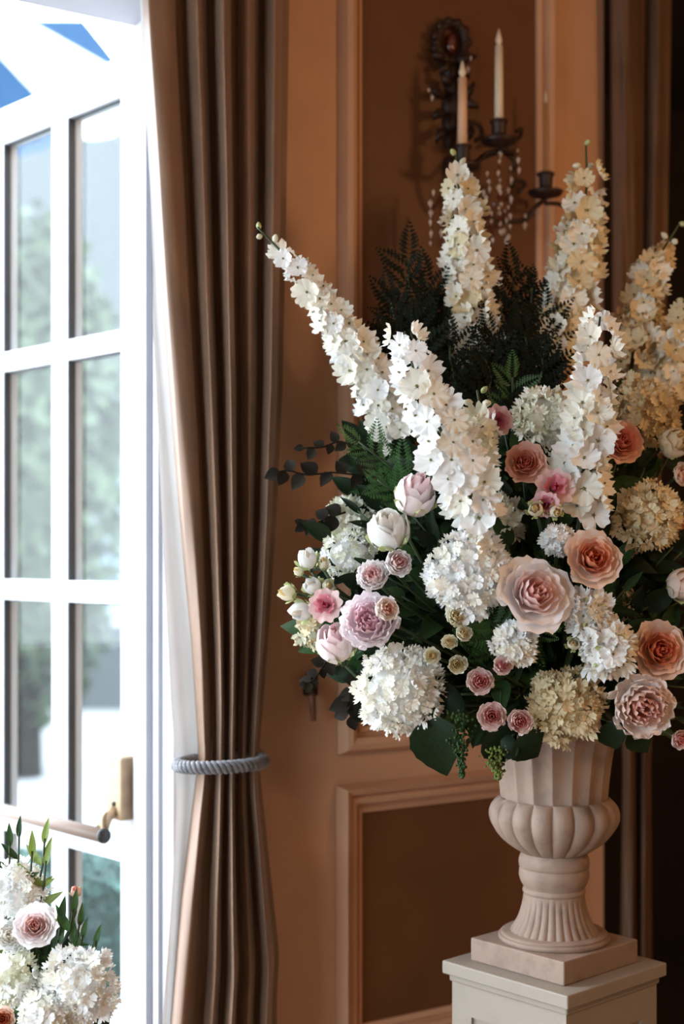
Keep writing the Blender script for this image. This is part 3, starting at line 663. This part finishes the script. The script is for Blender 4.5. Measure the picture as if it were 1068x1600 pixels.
# ------------------------------------------------------------------ foliage
def leafmesh(w_, fold, bend, seed, m, tip=1.5, serr=0):
    v = []; f = []; NV = 12 if serr else 7
    for j in range(NV+1):
        t = j/NV; wd = w_*math.sin(PI*t**.8)**.9*(1-.15*t)
        if serr and j % 2: wd *= 1.05
        z = -bend*t*t
        for s in (-1, -.5, 0, .5, 1): v.append((s*wd, t, z+fold*abs(s)*wd))
    for j in range(NV):
        for i in range(4): k = j*5+i; f.append((k, k+1, k+6, k+5))
    return mesh('leaf', v, f, m)
LEAF = {'broad': [leafmesh(.30, .35, b, 1, M['leaf']) for b in (.1, .25, .4)], 'narrow': [leafmesh(.15, .4, b, 2, M['leaf']) for b in (.1, .3)], 'round': [leafmesh(.42, .25, .15, 3, M['leaf'])], 'big': [leafmesh(.36, .3, .3, 4, M['leaf'], serr=1)]}
def feather(npair, w_, m, seed, pin=.05):
    r = random.Random(seed); v = []; f = []
    for i in range(npair):
        t = (i+.6)/npair
        ln = w_*math.sin(PI*(.15+.8*t))**.8*(1.15-.7*t)
        for sd in (-1, 1):
            y0 = t; d = Vector((sd*.85, .53, r.uniform(-.25, .25))).normalized()
            p0 = Vector((0, y0, 0)); p1 = p0+d*ln; sdv = Vector((-d.y*sd, d.x*sd, .0)).normalized()*pin
            k = len(v); v += [p0, p0.lerp(p1, .45)+sdv, p1, p0.lerp(p1, .45)-sdv]; f.append((k, k+1, k+2, k+3))
            for q in (.3, .55, .8):
                b = p0.lerp(p1, q)
                for s2 in (-1, 1):
                    d2 = (d+Vector((-d.y, d.x, 0))*s2*.9+Vector((0, 0, r.uniform(-.3, .3)))).normalized(); e2 = b+d2*ln*.33*(1.2-q)*1.2; n2 = Vector((-d2.y, d2.x, 0))*pin*.55
                    k = len(v); v += [b, b.lerp(e2, .5)+n2, e2, b.lerp(e2, .5)-n2]; f.append((k, k+1, k+2, k+3))
    return mesh('pinnae', v, f, m, False)
FEA = {'fern': [feather(11, .36, M['fern'], s, .022) for s in (1, 2)], 'cypress': [feather(9, .34, M['cypress'], s, .035) for s in (3, 4, 5)]}
def dirquat(d, up):   # local Y -> d, local Z ~ up
    d = d.normalized(); x = d.cross(up)
    if x.length < .05: x = d.cross(Vector((1, 0, .3)))
    x.normalize(); z = x.cross(d); return Matrix((x, d, z)).transposed().to_quaternion()
def sprig(path, kind, n, size, m, label, cat='foliage', name='leaf_sprig', group=None, r=.0022, spread=.8, tgt=None, two=True, sm=None):
    path = [Vector(p) for p in path]; e = empty(name, path[0], label, cat, group); o = path[0]
    MB().tube(path, r, 5).build('stem', sm or M['stem'], e, True)
    K = len(path)-1; side = 1
    for i in range(n):
        t = (i+.7)/n; x = t*K; k = min(K-1, int(x)); p = path[k].lerp(path[k+1], x-k); tan = (path[k+1]-path[k]).normalized()
        up = Vector((R.uniform(-.4, .4), -1, R.uniform(.0, .7))).normalized()
        lat = tan.cross(up).normalized()*side; side = -side
        d = tan*R.uniform(.35, .9)+lat*spread*R.uniform(.6, 1.2)+up*R.uniform(-.2, .35)
        if i == n-1: d = tan
        fam = FEA.get(kind) or LEAF[kind]
        ll = obj('leaf' if kind in LEAF else 'frond', R.choice(fam), e, p-o, dirquat(d, up), size*R.uniform(.75, 1.2)*(1.1-.35*t), m)
    return e
# leafy filling, spread through the body of the arrangement
R.seed(21)
outline_ = [(470, 860), (520, 770), (560, 690), (620, 640), (700, 580), (800, 560), (900, 600), (1000, 600), (1068, 640), (1085, 1130), (1000, 1140), (900, 1125), (800, 1165), (690, 1130), (600, 1120), (530, 1050), (470, 980)]
def inside(x, y, pg):
    c = False; j = len(pg)-1
    for i in range(len(pg)):
        if (pg[i][1] > y) != (pg[j][1] > y) and x < (pg[j][0]-pg[i][0])*(y-pg[i][1])/(pg[j][1]-pg[i][1])+pg[i][0]: c = not c
        j = i
    return c
def near(x, y):      # words of the bloom that the sprig stands next to
    b = min(BLOOMS, key=lambda q: (q[0]-x)**2+(q[1]-y)**2)[2].split()
    return ' '.join(w_.strip(',') for w_ in b[:10])
cnt = 0; used = []
while cnt < 190:
    x, y = R.uniform(460, 1085), R.uniform(560, 1165)
    if not inside(x, y, outline_): continue
    if cnt < 110 and any((x-a)**2+(y-b)**2 < 34**2 for a, b in used): continue
    used.append((x, y)); cnt += 1
    Y = front(x, y, .22)+R.uniform(.02, .12); tip = P(x, y, Y)
    d = (tip-CEN); d.z += .05; d = d.normalized()
    st = tip-d*.10-ZV*.03
    mt = M['leaf'] if R.random() < .72 else M['leaf2']
    kd = R.choice(['broad', 'broad', 'narrow', 'round'])
    sprig(bez(CEN.lerp(st, .45), CEN.lerp(st, .8), st, tip, 6), kd, 9, {'broad': .09, 'narrow': .085, 'round': .06}[kd], mt, 'dark green leafy sprig beside the '+near(x, y), group='leaf sprigs filling the urn arrangement')
# dark cypress behind
for tipx, tipy, bx, by, Y in ((636, 405, 655, 600, 3.06), (608, 465, 640, 610, 3.05), (668, 440, 680, 600, 3.08), (640, 500, 668, 640, 3.0), (690, 470, 700, 610, 3.08), (800, 430, 800, 600, 3.12), (830, 450, 815, 600, 3.10), (785, 480, 790, 620, 3.05), (845, 490, 830, 620, 3.06), (770, 520, 775, 640, 3.0), (822, 520, 805, 640, 2.98), (760, 560, 770, 660, 2.96), (700, 540, 715, 660, 2.98), (600, 520, 640, 640, 3.02), (850, 560, 830, 660, 2.95)):
    a, b = P(bx, by, Y-.02), P(tipx, tipy, Y)
    sprig([a.lerp(b, i/6)+Vector((R.uniform(-.006, .006), 0, 0)) for i in range(7)], 'cypress', 15, .10, M['cypress'], 'dark feathery evergreen sprig behind the blooms, '+('left of' if tipx < 720 else 'right of')+' the delphinium under the sconce', name='cypress_sprig', group='dark evergreen sprigs at the back', spread=.7)
# ferns
for tipx, tipy, bx, by, Y, lb in ((560, 690, 660, 770, 2.88, 'bright green fern frond under the far left delphinium'), (610, 715, 665, 790, 2.98, 'green fern frond below the base of the far left delphinium'), (760, 962, 790, 1010, 2.72, 'light green fern tip below the central white hydrangea'), (850, 985, 800, 1000, 2.72, 'green fern tip right of the small white flower cluster'), (590, 750, 660, 800, 2.86, 'green fern frond left of the blush rosebud'), (735, 985, 770, 1030, 2.73, 'small green fern beside the cream spray roses'), (800, 590, 800, 680, 2.92, 'green fern frond behind the mauve bloom')):
    a, b = P(bx, by, Y+.05), P(tipx, tipy, Y)
    sprig([a.lerp(b, i/5) for i in range(6)], 'fern', 9, .075, M['fern'], lb, name='fern_frond', cat='fern', spread=.8)
# ivy trails at the left
for pts, lb, sz in (([(600, 740), (560, 742), (520, 738), (480, 742), (450, 735), (436, 738)], 'thin dark ivy trail reaching left over the wall at mid height', .042), ([(600, 720), (560, 700), (530, 690), (505, 698), (470, 700)], 'dark ivy trail just above the lower one at the left', .036), ([(540, 800), (510, 810), (485, 822), (472, 818)], 'short dark twig left of the greenish hydrangea', .034), ([(520, 1020), (505, 1040), (490, 1062), (478, 1068)], 'short dark twig below the far left rosebud', .03), ([(570, 1060), (555, 1085), (545, 1105), (548, 1120)], 'dark leafy twig left of the lower white hydrangea', .05)):
    sprig(poly([P(x, y, 2.93) for x, y in pts], 12), 'round', 9, sz, M['ivy'], lb, name='ivy_trail', cat='ivy', spread=.9, sm=M['ivy'])
# big leaves and hanging tassels low at the front
for bx, by, tx, ty, Y, w_, lb in ((668, 1118, 692, 1203, 2.74, .115, 'large dark pointed leaf hanging below the lower white hydrangea'), (810, 1150, 838, 1176, 2.74, .10, 'dark leaf lying over the left of the urn rim'), (760, 1140, 800, 1172, 2.75, .11, 'broad dark leaf under the pink spray roses'), (720, 1085, 690, 1100, 2.76, .085, 'glossy leaf left of the lower pink spray rose'), (950, 1128, 962, 1165, 2.74, .075, 'dark leaf at the right of the urn rim'), (985, 1140, 1010, 1170, 2.78, .07, 'dark leaf under the soft pink peony'), (800, 1150, 772, 1180, 2.75, .08, 'dark leaf pointing down left of the urn')):
    a, b = P(bx, by, Y), P(tx, ty, Y-.01); e = empty('large_leaf', a, lb, 'leaf')
    obj('blade', LEAF['big'][0], e, (0, 0, 0), dirquat(b-a, Vector((-.3, -1, .5))), (w_*1.25, (b-a).length*1.15, w_), M['leaf'])
    MB().tube(bez(a, a-(b-a)*.3, MOUTH+ZV*.08, MOUTH, 6), .0025, 5).build('petiole', M['stem'], e, True)
for x, y0, y1, Y, lb in ((716, 1110, 1215, 2.73, 'green seed tassel hanging below the arrangement left of the urn'), (772, 1165, 1218, 2.74, 'short green tassel hanging at the left of the urn rim')):
    e = empty('seed_tassel', P(x, y0, Y), lb, 'foliage'); t = MB()
    for i in range(260):
        k = R.random()**.8; wd = (1-k)*24+3; t.ball(P(x+R.gauss(0, wd*.45)+6*k, y0+(y1-y0)*k, Y+R.uniform(-.02, .02)), *(.0022+.0018*R.random(),), n=5, m=3)
    tag(t.build('seeds', M['lime'] if y0 > 1150 else M['leaf2'], e, True), kind='stuff')
    MB().tube(bez(P(x, y1, Y), P(x, y0, Y), MOUTH+ZV*.15, MOUTH, 8), .0018, 5).build('stem', M['stem'], e, True)

# ------------------------------------------------------------------ second arrangement by the doorway
PC = P(10, 1600, 2.85); PC.z = 0
pot = empty('flower_stand', PC, 'slim white stand under the doorway flowers at the lower left', 'stand')
MB().lathe(PC, [(.0, 0), (.15, 0), (.15, .03), (.06, .05), (.04, .12), (.04, .36), (.07, .40), (.13, .46), (.15, .56), (.135, .56), (.11, .5), (0, .5)], 40, False).build('body', M['stone'], pot, True)
T2 = PC+ZV*.52
for px, py, Y, r, mts, lb in ((124, 1540, 2.72, 60, ['white', 'white', 'ivory'], 'white hydrangea nearest the door at the lower left'), (28, 1388, 2.80, 44, ['white', 'ivory'], 'white hydrangea topping the doorway flowers at the lower left'), (20, 1530, 2.74, 42, ['greenwhite', 'white'], 'greenish white hydrangea at the lower left corner'), (70, 1590, 2.68, 40, ['ivory', 'white'], 'ivory hydrangea cut by the bottom edge at the lower left')):
    cluster(px, py, Y, r, mts, lb, tgt=T2)
rose(55, 1447, 2.70, 33, 'open', 'bigpink', .1, .5, 'blush white rose in the doorway flowers at the lower left', tgt=T2)
rose(4, 1592, 2.66, 20, 'spray', 'peach', .2, .3, 'peach rose in the bottom left corner', tgt=T2)
rose(18, 1462, 2.74, 26, 'peony', 'white', -.2, .4, 'white ruffled bloom at the left edge of the doorway flowers', tgt=T2)
rose(118, 1392, 2.80, 9, 'minibud', 'coral', .0, 1.5, 'red bud standing above the doorway flowers', tgt=T2, cat='bud', name='tulip_bud')
R.seed(33)
for x, y, kd, m, sz in ((70, 1310, 'narrow', 'lime', .07), (30, 1300, 'narrow', 'leaf2', .06), (115, 1420, 'narrow', 'fern', .075), (125, 1440, 'narrow', 'fern', .07), (90, 1470, 'broad', 'leaf2', .07), (60, 1490, 'broad', 'leaf', .07), (130, 1460, 'narrow', 'fern', .07), (70, 1530, 'broad', 'leaf', .07), (160, 1590, 'broad', 'leaf', .06), (40, 1420, 'narrow', 'lime', .06), (95, 1440, 'narrow', 'leaf2', .07), (100, 1500, 'broad', 'leaf', .06), (20, 1490, 'broad', 'leaf2', .06), (50, 1330, 'narrow', 'lime', .07), (72, 1345, 'narrow', 'lime', .065), (15, 1315, 'narrow', 'leaf2', .07), (150, 1470, 'narrow', 'fern', .06)):
    tip = P(x, y, 2.78); a = T2+ZV*.08
    sprig(bez(a, a+ZV*.1, tip-ZV*.12, tip, 7), kd, 9, sz, M[m], 'green leafy sprig beside the '+near(x, y), group='leaf sprigs of the doorway flowers')

# ------------------------------------------------------------------ outdoors
M['paving'] = mat('pale_paving', (.30, .30, .30), .8, .1, 2)
M['facade'] = mat('pale_render', (.036, .042, .044), .8, .12, .8)
M['bush'] = mat('garden_green', (.055, .085, .035), .6, .4, 3, objvar=.2, trans=.2)
M['teal'] = mat('teal_hedge', (.02, .075, .06), .6, .4, 6)
M['blue'] = mat('parasol_blue', (.03, .085, .18), .7, .1, trans=.2)
M['pwhite'] = mat('parasol_white', (.85, .88, .9), .7, .05, trans=.3)
tag(MB().box((-5, 6, -.16), Vector((18, 0, 0)), Vector((0, 18, 0)), ZV*.05).build('ground_patio', M['paving']), 'pale stone paving outside the open door', kind='structure')
fac = empty('garden_building', (-3, 15, -.1), 'pale blurred building outside seen through the door panes', 'building')
MB().box((-3, 15.2, 3.25), Vector((9, 0, 0)), Vector((0, .2, 0)), ZV*3.35).build('facade', M['facade'], fac)
for x in (-6.5, -4.6, -2.2, -.4):
    wn = MB().box((x, 14.99, 1.7), Vector((.5, 0, 0)), Vector((0, .02, 0)), ZV*.9).build('window', M['reveal'], fac)
    MB().box((x, 14.965, 1.7), Vector((.42, 0, 0)), Vector((0, .01, 0)), ZV*.82).build('window_pane', mat('far_pane', (.18, .24, .27), .2), wn, org=fac.location)
def bush(name, label, c, rad, m, n, trunk=True, lz=.09):
    e = empty(name, (c[0], c[1], -.1), label, 'tree' if trunk else 'hedge'); v = []; f = []; rr = random.Random(int(c[0]*100)+7)
    for i in range(n):
        d = Vector((rr.gauss(0, 1), rr.gauss(0, 1), rr.gauss(0, 1))).normalized(); k = rr.uniform(.6, 1.05)
        p = Vector((c[0]+d.x*rad[0]*k, c[1]+d.y*rad[1]*k, c[2]+d.z*rad[2]*k))
        a = Vector((rr.gauss(0, 1), rr.gauss(0, 1), rr.gauss(0, 1))).normalized(); b = a.cross(d).normalized()
        j = len(v); v += [p-a*lz, p+b*lz*.5, p+a*lz, p-b*lz*.5]; f.append((j, j+1, j+2, j+3))
    tag(MB().add(v, f).build('foliage', m, e), kind='stuff')
    if trunk: MB().tube([Vector((c[0], c[1], -.1)), Vector((c[0], c[1], c[2]))], [.12, .07], 8).build('trunk', M['ivy'], e, True)
bush('garden_tree', 'pale green tree blurred beyond the left door panes', (-2.35, 10.5, 2.2), (.75, .7, 1.9), M['bush'], 5000)
bush('garden_tree', 'further green tree behind the first one outside', (-4.6, 11.5, 2.6), (1.1, 1, 2.2), M['bush'], 4000)
e = empty('box_hedge', (-.95, 5.3, -.1), 'low teal green hedge outside behind the bottom door panes', 'hedge'); v = []; f = []; rr = random.Random(3)
MB().box((-1.0, 5.6, .10), Vector((.55, 0, 0)), Vector((0, .3, 0)), ZV*.2).build('hedge_body', M['teal'], e)
for i in range(4000):
    fc = rr.choice('tfs'); x, y, z = rr.uniform(-1.56, -.44), rr.uniform(5.29, 5.91), rr.uniform(-.1, .31)
    if fc == 't': z = .31
    elif fc == 'f': y = 5.29
    else: x = rr.choice((-1.56, -.44))
    p = Vector((x, y, z)); a = Vector((rr.gauss(0, 1), rr.gauss(0, 1), rr.gauss(0, 1))).normalized()*.025; b = a.orthogonal().normalized()*.014
    j = len(v); v += [p-a, p+b, p+a, p-b]; f.append((j, j+1, j+2, j+3))
tag(MB().add(v, f).build('foliage', M['teal'], e), kind='stuff')
pc = Vector((-2.6, 8.2, -.1)); e = empty('patio_parasol', pc, 'blue and white patio parasol outside at the top left', 'parasol')
MB().tube([pc, pc+ZV*5.2], .03, 10).build('pole', M['pwhite'], e, True)
for k in range(8):
    a0, a1 = 2*PI*k/8+.2, 2*PI*(k+1)/8+.2; v = []; f = []
    for i in range(6):
        t = i/5
        for j in range(6):
            a = a0+(a1-a0)*j/5; r_ = 1.5*t*(1-.05*math.sin(PI*j/5)); v.append(pc+Vector((r_*math.cos(a), r_*math.sin(a), 5.2-.75*t-.1*t*math.sin(PI*j/5))))
    for i in range(5):
        for j in range(5): q = i*6+j; f.append((q, q+1, q+7, q+6))
    MB().add(v, f).build('canopy_panel', M['blue'] if k % 2 else M['pwhite'], e, True)
